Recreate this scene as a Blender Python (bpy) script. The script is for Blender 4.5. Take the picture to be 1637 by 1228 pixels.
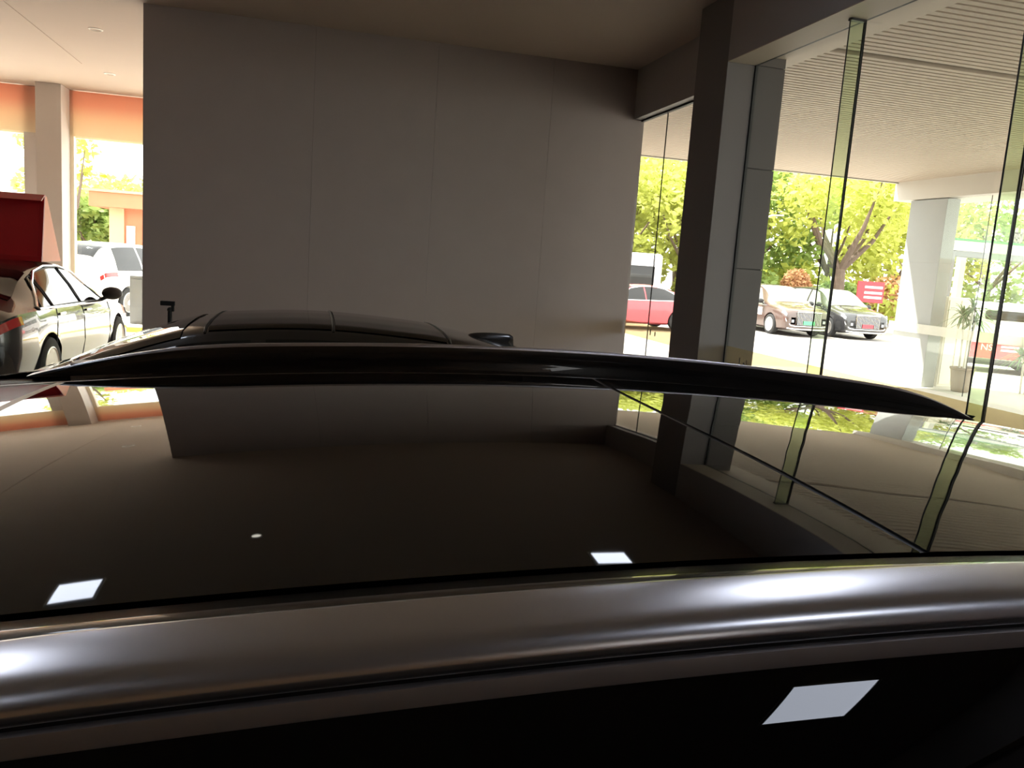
import bpy, bmesh, math, random
import numpy as np
from math import sin, cos, pi, radians
from mathutils import Vector, Matrix

# ------------------------------------------------------------------ camera, world, sun, exposure
scene = bpy.context.scene
COL = scene.collection
for ob in list(bpy.data.objects):
    bpy.data.objects.remove(ob)

YAW, PITCH, ROLL = radians(14.2), radians(8.43), radians(4.04)
FPX = 1310.0
fw = Vector((sin(YAW)*cos(PITCH), cos(YAW)*cos(PITCH), -sin(PITCH)))
rt0 = Vector((cos(YAW), -sin(YAW), 0)); up0 = rt0.cross(fw)
rt = rt0*cos(ROLL) + up0*sin(ROLL); upv = -rt0*sin(ROLL) + up0*cos(ROLL)
cam_d = bpy.data.cameras.new('camera'); cam = bpy.data.objects.new('camera', cam_d); COL.objects.link(cam)
cam.matrix_world = Matrix(((rt.x, upv.x, -fw.x, 0), (rt.y, upv.y, -fw.y, 0), (rt.z, upv.z, -fw.z, 1.84), (0, 0, 0, 1)))
cam_d.sensor_width = 36; cam_d.lens = 36*FPX/1637; cam_d.clip_start = .02; cam_d.clip_end = 400
scene.camera = cam

EXPOSURE = 1.7
SUN = 6.0
SKY = 1.6
scene.view_settings.view_transform = 'Standard'
scene.view_settings.look = 'None'
scene.view_settings.gamma = 1
scene.view_settings.exposure = EXPOSURE
scene.view_settings.use_curve_mapping = False
scene.cycles.max_bounces = 12
scene.cycles.diffuse_bounces = 7
scene.cycles.glossy_bounces = 5
scene.cycles.transparent_max_bounces = 24
scene.cycles.caustics_reflective = False
scene.cycles.caustics_refractive = False
scene.cycles.sample_clamp_indirect = 6

w = bpy.data.worlds.new('sky'); scene.world = w; w.use_nodes = True
bg = w.node_tree.nodes['Background']; bg.inputs['Color'].default_value = (1.0, .99, .975, 1); bg.inputs['Strength'].default_value = SKY
sun_d = bpy.data.lights.new('sun', 'SUN'); sun_d.energy = SUN; sun_d.angle = radians(1.0); sun_d.color = (1, .965, .91)
sun = bpy.data.objects.new('sun', sun_d); COL.objects.link(sun)
sun_dir = Vector((-.50, .38, .95)).normalized()          # towards the sun
sun.rotation_euler = sun_dir.to_track_quat('Z', 'Y').to_euler()
sun.location = (0, 10, 40)

# ------------------------------------------------------------------ materials
MATS = {}
def mat(name, color, rough=.5, metal=0., spec=.5, coat=0., ior=1.5, emit=0., noise=0., nscale=20., transl=0., bump=0., coat_rough=.03):
    if name in MATS: return MATS[name]
    m = bpy.data.materials.new(name); m.use_nodes = True; nt = m.node_tree
    b = nt.nodes['Principled BSDF']
    b.inputs['Base Color'].default_value = (*color, 1); b.inputs['Roughness'].default_value = rough
    b.inputs['Metallic'].default_value = metal; b.inputs['IOR'].default_value = ior
    b.inputs['Coat Weight'].default_value = coat; b.inputs['Coat Roughness'].default_value = coat_rough
    if emit:
        b.inputs['Emission Color'].default_value = (*color, 1); b.inputs['Emission Strength'].default_value = emit
    if noise or bump:
        tc = nt.nodes.new('ShaderNodeTexCoord'); n = nt.nodes.new('ShaderNodeTexNoise'); n.inputs['Scale'].default_value = nscale
        n.inputs['Detail'].default_value = 4
        nt.links.new(tc.outputs['Object'], n.inputs['Vector'])
        if noise:
            mx = nt.nodes.new('ShaderNodeMix'); mx.data_type = 'RGBA'
            mx.inputs['A'].default_value = tuple(c*(1-noise) for c in color) + (1,)
            mx.inputs['B'].default_value = tuple(min(1, c*(1+noise)) for c in color) + (1,)
            nt.links.new(n.outputs['Fac'], mx.inputs['Factor']); nt.links.new(mx.outputs['Result'], b.inputs['Base Color'])
        if bump:
            bp = nt.nodes.new('ShaderNodeBump'); bp.inputs['Strength'].default_value = bump; bp.inputs['Distance'].default_value = .01
            nt.links.new(n.outputs['Fac'], bp.inputs['Height']); nt.links.new(bp.outputs['Normal'], b.inputs['Normal'])
    if transl:
        out = nt.nodes['Material Output']; t = nt.nodes.new('ShaderNodeBsdfTranslucent'); t.inputs['Color'].default_value = (*color, 1)
        ms = nt.nodes.new('ShaderNodeMixShader'); ms.inputs['Fac'].default_value = transl
        nt.links.new(b.outputs[0], ms.inputs[1]); nt.links.new(t.outputs[0], ms.inputs[2]); nt.links.new(ms.outputs[0], out.inputs['Surface'])
    MATS[name] = m
    return m

def glass_mat(name, tint, ior=1.45, veil=0.):
    m = bpy.data.materials.new(name); m.use_nodes = True; nt = m.node_tree; nt.nodes.clear()
    out = nt.nodes.new('ShaderNodeOutputMaterial'); t = nt.nodes.new('ShaderNodeBsdfTransparent'); t.inputs['Color'].default_value = (*tint, 1)
    g = nt.nodes.new('ShaderNodeBsdfGlossy'); g.inputs['Roughness'].default_value = .0; g.inputs['Color'].default_value = (1, 1, 1, 1)
    lw = nt.nodes.new('ShaderNodeLayerWeight'); lw.inputs['Blend'].default_value = .5
    pw = nt.nodes.new('ShaderNodeMath'); pw.operation = 'POWER'; pw.inputs[1].default_value = 5; nt.links.new(lw.outputs['Facing'], pw.inputs[0])
    f0 = ((ior-1)/(ior+1))**2
    f = nt.nodes.new('ShaderNodeMath'); f.operation = 'MULTIPLY_ADD'; f.inputs[1].default_value = 1-f0; f.inputs[2].default_value = f0; nt.links.new(pw.outputs[0], f.inputs[0])
    ms = nt.nodes.new('ShaderNodeMixShader')
    nt.links.new(f.outputs[0], ms.inputs['Fac']); nt.links.new(t.outputs[0], ms.inputs[1]); nt.links.new(g.outputs[0], ms.inputs[2])
    last = ms
    if veil:
        d = nt.nodes.new('ShaderNodeBsdfDiffuse'); d.inputs['Color'].default_value = (.9, .9, .85, 1)
        m2 = nt.nodes.new('ShaderNodeMixShader'); m2.inputs['Fac'].default_value = veil
        nt.links.new(ms.outputs[0], m2.inputs[1]); nt.links.new(d.outputs[0], m2.inputs[2]); last = m2
    nt.links.new(last.outputs[0], out.inputs['Surface'])
    MATS[name] = m
    return m

def banner_mat():
    m = bpy.data.materials.new('banner_print'); m.use_nodes = True; nt = m.node_tree
    b = nt.nodes['Principled BSDF']; b.inputs['Roughness'].default_value = .7
    tc = nt.nodes.new('ShaderNodeTexCoord'); sp = nt.nodes.new('ShaderNodeSeparateXYZ'); nt.links.new(tc.outputs['Object'], sp.inputs[0])
    mr = nt.nodes.new('ShaderNodeMapRange'); mr.inputs['From Min'].default_value = 3.53; mr.inputs['From Max'].default_value = 4.30
    nt.links.new(sp.outputs['Z'], mr.inputs['Value'])
    r = nt.nodes.new('ShaderNodeValToRGB'); e = r.color_ramp.elements
    e[0].position = .0; e[0].color = (.88, .78, .60, 1); e[1].position = 1; e[1].color = (.80, .44, .32, 1)
    k = r.color_ramp.elements.new(.42); k.color = (.86, .66, .48, 1); k = r.color_ramp.elements.new(.72); k.color = (.82, .48, .35, 1)
    nt.links.new(mr.outputs['Result'], r.inputs['Fac']); nt.links.new(r.outputs['Color'], b.inputs['Base Color'])
    t = nt.nodes.new('ShaderNodeBsdfTranslucent'); nt.links.new(r.outputs['Color'], t.inputs['Color'])
    ms = nt.nodes.new('ShaderNodeMixShader'); ms.inputs['Fac'].default_value = .40
    nt.links.new(b.outputs[0], ms.inputs[1]); nt.links.new(t.outputs[0], ms.inputs[2]); nt.links.new(ms.outputs[0], nt.nodes['Material Output'].inputs['Surface'])
    MATS['banner_print'] = m
    return m

mat('wall_grey', (.36, .305, .295), .55, noise=.05, nscale=3)
mat('joint_dark', (.03, .03, .03), .8)
mat('ceiling_white', (.42, .34, .285), .8, noise=.02, nscale=2)
mat('ceiling_taupe', (.17, .145, .13), .8, noise=.03, nscale=2)
mat('column_grey', (.16, .148, .142), .55, noise=.04, nscale=4)
mat('column_pale', (.56, .52, .50), .6, noise=.03, nscale=4)
mat('cladding_dark', (.075, .068, .064), .6, noise=.04, nscale=4)
mat('header_grey', (.36, .34, .33), .6, noise=.04, nscale=4)
mat('sill_beige', (.55, .50, .44), .6)
mat('frame_cream', (.85, .78, .62), .6)
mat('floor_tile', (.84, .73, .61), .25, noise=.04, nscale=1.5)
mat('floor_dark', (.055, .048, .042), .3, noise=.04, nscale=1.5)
mat('paving', (.50, .46, .41), .9, noise=.06, nscale=1.2)
mat('bounce_slab', (.88, .83, .77), .9, noise=.05, nscale=1)
mat('asphalt', (.34, .315, .29), .95, noise=.08, nscale=.7)
mat('canopy_board', (.52, .44, .355), .6, noise=.03, nscale=1.5)
mat('canopy_void', (.04, .036, .032), .9)
mat('canopy_plain', (.55, .48, .40), .6)
mat('dark_track', (.05, .05, .05), .6)
mat('fascia_white', (.46, .43, .38), .6)
mat('concrete_pale', (.30, .31, .30), .7, noise=.05, nscale=3)
mat('silicone', (.015, .018, .016), .6)

mat('mark_dark', (.22, .20, .18), .8)
mat('black_paint', (.004, .0035, .003), .25, coat=1., coat_rough=.0, ior=1.5)
mat('roof_glass', (.002, .0018, .0016), .02, ior=1.49)
mat('roof_glass_rear', (.002, .0018, .0016), .02, ior=1.52)
mat('satin_metal', (.90, .89, .92), .27, metal=1.)
mat('satin_trim', (.62, .58, .57), .45, metal=1.)
mat('rubber', (.006, .006, .006), .55)
mat('seam_black', (.012, .011, .010), .4)
mat('seam_edge', (.42, .38, .34), .35, metal=.8)
mat('side_glass', (.002, .002, .002), .01, ior=1.5)
mat('window_dark', (.006, .006, .006), .02, ior=1.55)
mat('window_glare', (.30, .30, .29), .12, ior=2.0)  # pale base colour imitates sun glare on the minivan glass
mat('chrome', (.85, .85, .85), .12, metal=1.)
mat('tyre', (.02, .02, .02), .85)
mat('alloy', (.72, .70, .67), .28, metal=1.)
mat('alloy_dull', (.62, .58, .54), .45, metal=.6)
mat('red_lens', (.55, .02, .02), .15, coat=1.)
mat('clear_lens', (.35, .37, .40), .1, coat=1.)
mat('dark_plastic', (.02, .02, .02), .5)
mat('mpv_brown', (.09, .055, .045), .25, coat=1.)
mat('mpv_black', (.03, .03, .032), .25, coat=1.)
mat('red_paint', (.62, .045, .06), .3, coat=1.)
mat('white_paint', (.88, .87, .85), .35, coat=1.)
mat('plate_green', (.10, .62, .22), .5)
mat('plate_red', (.75, .06, .08), .5)
mat('white_sticker', (.9, .88, .86), .6)
mat('red_board', (.42, .012, .018), .35, noise=.1, nscale=1.2)
mat('red_board_frame', (.36, .008, .014), .35)
mat('orange_board', (.62, .22, .12), .5)
mat('black_metal', (.004, .004, .004), .7)
mat('lamp_frame', (.75, .74, .72), .5)
mat('lamp_led', (.80, .86, 1.0), .5, emit=2.7)
mat('bulb_dim', (1.0, .97, .85), .5, emit=1.2)
mat('bark', (.14, .10, .075), .9, noise=.3, nscale=6)
mat('bark_pale', (.70, .66, .60), .9)
mat('leaf_yellow', (.50, .53, .12), .6, noise=.25, nscale=.6, transl=.45)
mat('leaf_green', (.30, .40, .11), .6, noise=.3, nscale=.6, transl=.40)
mat('leaf_deep', (.16, .30, .07), .6, noise=.3, nscale=.8, transl=.35)
mat('leaf_orange', (.62, .36, .19), .7, noise=.15, nscale=2, transl=.3)
mat('palm_leaf', (.10, .22, .07), .5, transl=.3)
mat('terracotta_brown', (.25, .18, .12), .7)
mat('soil', (.06, .045, .03), .95)
mat('brick_orange', (.55, .22, .12), .8, noise=.1, nscale=2)
mat('brick_cream', (.62, .44, .26), .8, noise=.06, nscale=2)
mat('wall_white', (.88, .86, .82), .8)
mat('wall_pink', (.78, .42, .40), .8)
mat('gate_grey', (.13, .135, .14), .6)
mat('gate_white', (.42, .42, .38), .6)
mat('gate_green', (.03, .20, .05), .7)
mat('kerb_yellow', (.85, .62, .08), .7)
mat('yellow_box', (.85, .68, .22), .7)
mat('back_warm', (.42, .28, .16), .6, noise=.08, nscale=1)
mat('cream_panel', (.80, .74, .62), .6)
glass_mat('pane_clear', (.97, .985, .965), 1.35)
glass_mat('fin_green', (.84, .91, .78), 1.25)
glass_mat('pane_pale', (.95, .98, .93), 1.35, veil=.045)
glass_mat('strip_white', (.92, .92, .88), 1.3, veil=.35)
glass_mat('strip_film', (.92, .84, .66), 1.3, veil=.18)
banner_mat()

# ------------------------------------------------------------------ helpers
def link(name, me, material=None, parent=None):
    o = bpy.data.objects.new(name, me); COL.objects.link(o)
    if material: me.materials.append(MATS[material])
    if parent: o.parent = parent
    return o
def from_bm(name, bm, material, parent=None, smooth=False, angle=35):
    me = bpy.data.meshes.new(name); bmesh.ops.recalc_face_normals(bm, faces=bm.faces); bm.to_mesh(me); bm.free()
    if smooth:
        me.polygons.foreach_set('use_smooth', [True]*len(me.polygons)); me.set_sharp_from_angle(angle=radians(angle))
    return link(name, me, material, parent)
def pyd(name, v, f, material, parent=None, smooth=False, angle=35, recalc=True):
    me = bpy.data.meshes.new(name); me.from_pydata([tuple(p) for p in v], [], f); me.update()
    if recalc:
        bm = bmesh.new(); bm.from_mesh(me); bmesh.ops.recalc_face_normals(bm, faces=bm.faces); bm.to_mesh(me); bm.free()
    if smooth:
        me.polygons.foreach_set('use_smooth', [True]*len(me.polygons)); me.set_sharp_from_angle(angle=radians(angle))
    return link(name, me, material, parent)
def tag(o, label, cat, group=None, kind=None):
    o['label'] = label; o['category'] = cat
    if group: o['group'] = group
    if kind: o['kind'] = kind
    return o
def thing(name, label, cat, loc=(0, 0, 0), rz=0., group=None, kind=None):
    o = bpy.data.objects.new(name, None); COL.objects.link(o); o.location = loc; o.rotation_euler = (0, 0, rz)
    o.empty_display_size = .1
    return tag(o, label, cat, group, kind)
def box_bm(bm, x0, x1, y0, y1, z0, z1, bev=0.):
    vs = [bm.verts.new(p) for p in ((x0,y0,z0),(x1,y0,z0),(x1,y1,z0),(x0,y1,z0),(x0,y0,z1),(x1,y0,z1),(x1,y1,z1),(x0,y1,z1))]
    fs = [bm.faces.new([vs[i] for i in q]) for q in ((0,3,2,1),(4,5,6,7),(0,1,5,4),(1,2,6,5),(2,3,7,6),(3,0,4,7))]
    if bev:
        es = list({e for f in fs for e in f.edges}); bmesh.ops.bevel(bm, geom=es, offset=bev, segments=2, affect='EDGES', profile=.5)
    return bm
def box(name, x0, x1, y0, y1, z0, z1, material, parent=None, bev=0.):
    return from_bm(name, box_bm(bmesh.new(), x0, x1, y0, y1, z0, z1, bev), material, parent)
def tube(bm, pts, r, n=8, cap=True):
    pts = [Vector(p) for p in pts]; rings = []
    rr = r if isinstance(r, (list, tuple)) else [r]*len(pts)
    for i, p in enumerate(pts):
        d = (pts[min(i+1, len(pts)-1)] - pts[max(i-1, 0)]).normalized()
        a = d.cross(Vector((0, 0, 1)) if abs(d.z) < .9 else Vector((1, 0, 0))).normalized(); b = d.cross(a)
        rings.append([bm.verts.new(p + (a*cos(2*pi*k/n) + b*sin(2*pi*k/n))*rr[i]) for k in range(n)])
    for A, B in zip(rings, rings[1:]):
        for k in range(n): bm.faces.new((A[k], A[(k+1) % n], B[(k+1) % n], B[k]))
    if cap: bm.faces.new(rings[0][::-1]); bm.faces.new(rings[-1])
    return bm
def lathe(bm, prof, n=24, axis='z'):
    rings = []
    for r, z in prof:
        rings.append([bm.verts.new((r*cos(2*pi*k/n), r*sin(2*pi*k/n), z) if axis == 'z' else (r*cos(2*pi*k/n), z, r*sin(2*pi*k/n))) for k in range(n)])
    for A, B in zip(rings, rings[1:]):
        for k in range(n): bm.faces.new((A[k], A[(k+1) % n], B[(k+1) % n], B[k]))
    bm.faces.new(rings[0][::-1]); bm.faces.new(rings[-1])
    return bm
def loft(secs, closed=True):
    n = len(secs[0]); v = [p for s in secs for p in s]; f = []
    for i in range(len(secs)-1):
        for k in range(n if closed else n-1):
            f.append((i*n+k, i*n+(k+1) % n, (i+1)*n+(k+1) % n, (i+1)*n+k))
    if closed: f.append(tuple(range(n))[::-1]); f.append(tuple((len(secs)-1)*n+k for k in range(n)))
    return v, f
def sheet(rows, nrm_off=0.):
    n = len(rows[0]); v = [p for r in rows for p in r]
    f = [(i*n+k, i*n+k+1, (i+1)*n+k+1, (i+1)*n+k) for i in range(len(rows)-1) for k in range(n-1)]
    return v, f
def dup(root, loc=None, rz=None, label=None):
    r = root.copy(); COL.objects.link(r)
    if loc is not None: r.location = loc
    if rz is not None: r.rotation_euler = (0, 0, rz)
    if label: r['label'] = label
    for ch in root.children:
        c = ch.copy(); COL.objects.link(c); c.parent = r
        for g in ch.children:
            d = g.copy(); COL.objects.link(d); d.parent = c
    return r

# ------------------------------------------------------------------ the setting
CEIL = 4.32
WY = 10.05          # face of the grey partition
GX = 3.78           # glass plane of the near bay on the right
FX = 4.00           # glass plane of the far bay
LY = 16.75          # glass front on the left
def struct(o, label, cat): return tag(o, label, cat, kind='structure')

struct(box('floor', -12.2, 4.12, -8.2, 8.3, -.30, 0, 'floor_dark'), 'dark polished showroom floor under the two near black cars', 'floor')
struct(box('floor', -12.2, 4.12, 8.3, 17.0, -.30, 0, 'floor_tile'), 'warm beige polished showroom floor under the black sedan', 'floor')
struct(box('ground', -90, 110, -60, 150, -.60, -.055, 'asphalt'), 'sunlit pale parking lot ground outside the showroom', 'ground')
struct(box('bounce_slab', -14, 4.12, 17.0, 26, -.30, -.035, 'bounce_slab'), 'very pale slab added outside the left glass front to bounce light in', 'pavement')  # pale slab added to bounce sunlight up to the left ceiling
struct(box('pavement', 4.12, 13.6, -4, 16.0, -.30, -.01, 'paving'), 'pale paving under the entrance canopy', 'pavement')
struct(box('ceiling', -12.2, 4.06, -8.2, 17.0, CEIL, CEIL+.3, 'ceiling_white'), 'smooth warm white showroom ceiling above the cars', 'ceiling')
# roof slab over everything
struct(box('roof_slab', -12.4, 4.3, -8.4, 17.2, CEIL+.3, CEIL+.6, 'concrete_pale'), 'flat roof slab above the showroom ceiling', 'roof')
struct(box('wall_rear', -12.2, 4.2, -8.4, -8.2, 0, CEIL, 'back_warm'), 'warm brown wall closing the showroom behind the viewer', 'wall')
struct(box('wall_left', -12.4, -12.2, -8.4, 17.0, 0, CEIL, 'wall_grey'), 'plain side wall at the far left of the showroom', 'wall')

# grey partition made of tall panels
wb = thing('wall_back', 'tall dark grey partition wall of smooth vertical panels', 'wall', kind='structure')
box('core', -1.80, 3.98, WY+.02, WY+.22, 0, CEIL, 'joint_dark', wb)
GAP = .0008
seams = [-1.843, -.027, 1.377, 2.791, 4.02]
for a, b in zip(seams, seams[1:]):
    box('panel', a+GAP, b-GAP, WY, WY+.035, 0, CEIL, 'wall_grey', wb, bev=.0012)
box('end_panel', -1.843, -1.808, WY+.036, WY+.24, 0, CEIL, 'wall_grey', wb)
box('rear_panel', -1.843, 3.98, WY+.205, WY+.24, 0, CEIL, 'wall_grey', wb)

# right side: header beams, column, glass
bm1 = thing('beam', 'dark header beam above the near glass front', 'beam', kind='structure')
box('casing', 3.50, GX-.03, -4, 6.92, 3.722, CEIL, 'header_grey', bm1)
box('soffit_plate', 3.502, GX-.012, -4, 6.92, 3.715, 3.722, 'canopy_plain', bm1)
struct(box('beam', 3.88, 4.06, 7.55, 16.9, 3.72, CEIL, 'header_grey'), 'dark header beam above the narrow window beside the partition', 'beam')
struct(box('beam', GX-.03, 4.06, -4, 6.92, 3.80, CEIL+.1, 'canopy_plain'), 'pale beam casing on the outer side of the glass front', 'beam')
colm = thing('column', 'square dark grey column between the two glass bays', 'column', kind='structure')
box('casing', 3.50, GX-.012, 6.92, 7.55, 0, CEIL, 'column_grey', colm, bev=.004)
zs = [0, 1.02, 1.93, 2.83, 3.72, CEIL]
for a, b in zip(zs, zs[1:]):
    box('cladding_panel', GX+.012, 4.075, 6.93, 7.55, a+.003, b-.003, 'cladding_dark', colm, bev=.004)
box('joint_core', GX+.02, 4.06, 6.94, 7.54, 0, CEIL, 'joint_dark', colm)
box('glazing_joint', GX-.012, GX+.012, 6.905, 7.55, 0, CEIL, 'silicone', colm)

def glazed(name, label, axis, const, cuts, z0, z1, material, joint=.008, thick=.012):
    t = thing(name, label, 'window', kind='structure')
    for a, b in zip(cuts, cuts[1:]):
        if axis == 'x': box('pane', const-thick/2, const+thick/2, a+joint/2, b-joint/2, z0, z1, material, t)
        else: box('pane', a+joint/2, b-joint/2, const-thick/2, const+thick/2, z0, z1, material, t)
    for c in cuts[1:-1]:
        if axis == 'x': box('joint', const-thick/2, const+thick/2, c-joint/2, c+joint/2, z0, z1, 'silicone', t)
        else: box('joint', c-joint/2, c+joint/2, const-thick/2, const+thick/2, z0, z1, 'silicone', t)
    return t
w1 = glazed('window_1', 'narrow glass bay between the partition and the dark column', 'x', FX, [7.55, 9.28, 10.05], 0, 3.72, 'pane_clear')
box('head_joint', FX-.02, FX+.02, 7.55, 10.05, 3.70, 3.72, 'silicone', w1)
box('sticker_strip', FX-.008, FX-.0065, 7.55, 10.02, 1.03, 1.21, 'strip_film', w1)
w2 = glazed('window_2', 'tall clear glass front with green glass fins under the canopy', 'x', GX, [.71, 2.28, 3.85, 5.42, 6.92], 0, 3.73, 'pane_clear', joint=.009)
box('head_joint', GX-.012, GX+.012, .71, 6.92, 3.716, 3.732, 'silicone', w2)
box('sticker_strip', GX-.008, GX-.0065, .71, 6.9, 1.06, 1.215, 'strip_film', w2)
for c in (2.28, 3.85, 5.42):
    fn = box('glass_fin', GX-.125, GX-.008, c-.006, c+.006, 0, 3.716, 'fin_green', w2)
    box('edge', GX-.128, GX-.125, c-.006, c+.006, 0, 3.716, 'silicone', fn)
    box('edge', GX-.012, GX-.006, c-.008, c+.008, 0, 3.716, 'silicone', fn)
    box('top_bracket', GX-.129, GX-.006, c-.02, c+.02, 3.70, 3.7155, 'dark_plastic', fn)
for yy, zz, hh in ((6.62, 1.075, .06), (6.50, 1.075, .05), (6.545, 1.08, .02)):
    box('mark', GX-.0095, GX-.0082, yy, yy+.02, zz, zz+hh, 'mark_dark', w2)
for yy, hh in ((9.16, .07), (9.02, .05)):
    box('mark', FX-.0095, FX-.0082, yy, yy+.03, 1.09, 1.09+hh, 'mark_dark', w1)
glazed('window_3', 'glass front hidden behind the grey partition on the right side', 'x', FX, [10.30, 11.9, 13.5, 15.1, 16.7], 0, 3.72, 'pane_clear')
struct(box('sill', 3.70, 4.10, -4, 16.9, -.02, .10, 'sill_beige'), 'low beige sill under the right glass front', 'sill')

struct(box('wall_blocker', 3.60, 4.06, -8.2, .71, 0, 3.715, 'wall_grey'), 'unseen grey wall added right of the viewer to block daylight', 'wall')  # added out of view to keep daylight off the near ceiling
# left glass front with banner and column
w4 = glazed('window_4', 'bright glass front behind the black sedan', 'y', LY, [-12.2, -10.4, -8.6, -6.8, -5.03], 0, CEIL-.01, 'pane_clear')
for a, b in ((-4.71, -4.31), (-4.19, -2.4), (-2.39, -.6), (-.59, 1.2), (1.21, 3.0), (3.01, 4.0)):
    box('pane', a, b, LY-.006, LY+.006, 0, CEIL-.01, 'pane_clear', w4)
box('frame_post', -5.02, -4.72, LY-.06, LY+.06, 0, CEIL-.01, 'column_pale', w4)
box('frame_post', -4.30, -4.20, LY-.10, LY+.06, 0, CEIL-.01, 'frame_cream', w4)
box('transom', -12.2, -5.03, LY-.03, LY+.03, 3.50, 3.53, 'frame_cream', w4)
box('transom', -4.19, 4.0, LY-.03, LY+.03, 3.50, 3.53, 'frame_cream', w4)
bn = box('banner', -12.0, 3.9, LY-.118, LY-.112, 3.52, 4.31, 'banner_print')
tag(bn, 'soft orange and cream banner hung above the left glass front', 'banner')
struct(box('column', -4.665, -4.262, 16.12, 16.66, 0, CEIL-.001, 'column_pale', bev=.004), 'pale taupe square column behind the red roof sign', 'column')
# flush ceiling panel joint lines on the left
struct(box('ceiling_hatch', -3.73, -3.41, 8.2, 14.0, CEIL-.007, CEIL, 'ceiling_white', bev=.002), 'long flush access panel in the white ceiling', 'ceiling panel')
def downlight(x, y, r, label, m='lamp_frame'):
    t = thing('downlight', label, 'light', (x, y, CEIL))
    b = bmesh.new(); lathe(b, [(r*.72, -.001), (r, -.001), (r, -.006), (r*.78, -.010), (r*.72, -.002)], 28); from_bm('ring', b, 'lamp_frame', t, True)
    b = bmesh.new(); lathe(b, [(r*.70, -.001), (r*.70, -.004)], 24); from_bm('lens', b, m, t)
    return t
downlight(-2.67, 11.6, .085, 'small round recessed downlight in the white ceiling left of the partition', 'ceiling_white')
downlight(-3.16, 14.6, .085, 'small round recessed downlight in the white ceiling near the banner', 'ceiling_white')
downlight(-.585, 6.14, .05, 'small dim round downlight above the roof of the far black car', 'bulb_dim')

def led(x, y, sx, sy, label):
    t = thing('ceiling_lamp', label, 'lamp', (x, y, CEIL), group='square LED lamps in the ceiling')
    b = bmesh.new()
    for a in ((-sx-.02, sx+.02, -sy-.02, -sy), (-sx-.02, sx+.02, sy, sy+.02), (-sx-.02, -sx, -sy, sy), (sx, sx+.02, -sy, sy)):
        box_bm(b, *a, -.012, 0)
    from_bm('frame', b, 'lamp_frame', t)
    box('diffuser', -sx, sx, -sy, sy, -.006, 0, 'lamp_led', t)
led(-1.77, 5.41, .145, .15, 'square cold white ceiling lamp mirrored at the left of the roof')
led(2.15, 5.16, .14, .095, 'square cold white ceiling lamp mirrored at the right of the roof')
led(2.38, -1.3, .24, .30, 'square cold white ceiling lamp mirrored in the side window')
led(-1.95, 3.2, .30, .42, 'cold white ceiling lamp added for the rail highlight at the left of the roof')  # unseen lamp added to brighten the left stretch of the near rail
led(2.7, 3.3, .34, .42, 'cold white ceiling lamp added for the rail highlight at the right of the roof')  # unseen lamp added to widen the highlight on the right rail stretch
led(-1.9, -1.5, .20, .20, 'square cold white ceiling lamp behind the left shoulder of the viewer')

# ------------------------------------------------------------------ canopy outside
CZ = 4.0
cn = thing('canopy', 'wide entrance canopy with a soffit of pale slats', 'canopy', kind='structure')
box('roof_deck', 4.06, 12.6, -6, 14.95, CZ+.20, CZ+.45, 'canopy_void', cn)
box('border', 4.06, 4.63, -6, 14.95, CZ-.01, CZ+.20, 'canopy_plain', cn)
box('border_joint', 4.30, 4.306, -6, 14.95, CZ-.014, CZ-.01, 'joint_dark', cn)
box('end_beam', 11.6, 12.6, -6, 14.95, CZ-.37, CZ+.20, 'fascia_white', cn)
box('front_beam', 4.06, 12.6, 14.87, 14.95, CZ-.02, CZ+.42, 'fascia_white', cn)
pitch = .104
bmv = box_bm(bmesh.new(), 4.63, 11.6, -.035, .035, 0, .09); slat0 = None
y = 14.80
while y > -1.0:
    if abs(y-7.09) > .055:
        if slat0 is None:
            slat0 = from_bm('slat', bmv, 'canopy_board', cn); slat0.location = (0, y, CZ)
        else:
            s = slat0.copy(); COL.objects.link(s); s.location = (0, y, CZ)
    y -= pitch
box('light_track', 4.63, 11.6, 7.04, 7.14, CZ+.03, CZ+.12, 'dark_track', cn)
cp = thing('column', 'thick pale grey canopy column at the far corner of the entrance', 'column', kind='structure')
for a, b in ((0, 1.2), (1.2, 2.4), (2.4, 3.62)):
    box('cladding_panel', 11.66, 11.95, 13.5, 14.5, a+.004-.01, b-.004, 'concrete_pale', cp, bev=.006)
gs = glazed('glass_screen', 'side glass screen closing the right end of the canopy', 'x', 11.62, [3.0, 5.4, 7.8, 10.2, 12.4, 13.45], -.01, 3.60, 'pane_pale')
box('sticker_strip', 11.606, 11.610, 3.0, 14.6, 1.02, 1.20, 'strip_white', gs)
cb = thing('panel_stand', 'pale upright panel box behind the potted plant', 'box', (12.42, 13.85, -.01))
box('body', -.30, .30, -.22, .03, 0, 1.78, 'cream_panel', cb, bev=.01)
box('door', -.27, -.01, -.235, -.22, .05, 1.72, 'cream_panel', cb, bev=.004)
box('door', .01, .27, -.235, -.22, .05, 1.72, 'cream_panel', cb, bev=.004)

# ------------------------------------------------------------------ cars
def pchip(xs, ys):
    xs = np.array(xs, float); ys = np.array(ys, float)
    h = np.diff(xs); d = np.diff(ys)/h; m = np.zeros_like(xs)
    for i in range(1, len(xs)-1):
        if d[i-1]*d[i] > 0:
            a, b = 2*h[i]+h[i-1], h[i]+2*h[i-1]; m[i] = (a+b)/(a/d[i-1]+b/d[i])
    m[0], m[-1] = d[0], d[-1]
    def f(x):
        i = int(np.clip(np.searchsorted(xs, x)-1, 0, len(h)-1)); t = (x-xs[i])/h[i]; t = min(max(t, 0), 1)
        return float((2*t**3-3*t**2+1)*ys[i] + (t**3-2*t*t+t)*h[i]*m[i] + (-2*t**3+3*t*t)*ys[i+1] + (t**3-t*t)*h[i]*m[i+1])
    return f

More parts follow.
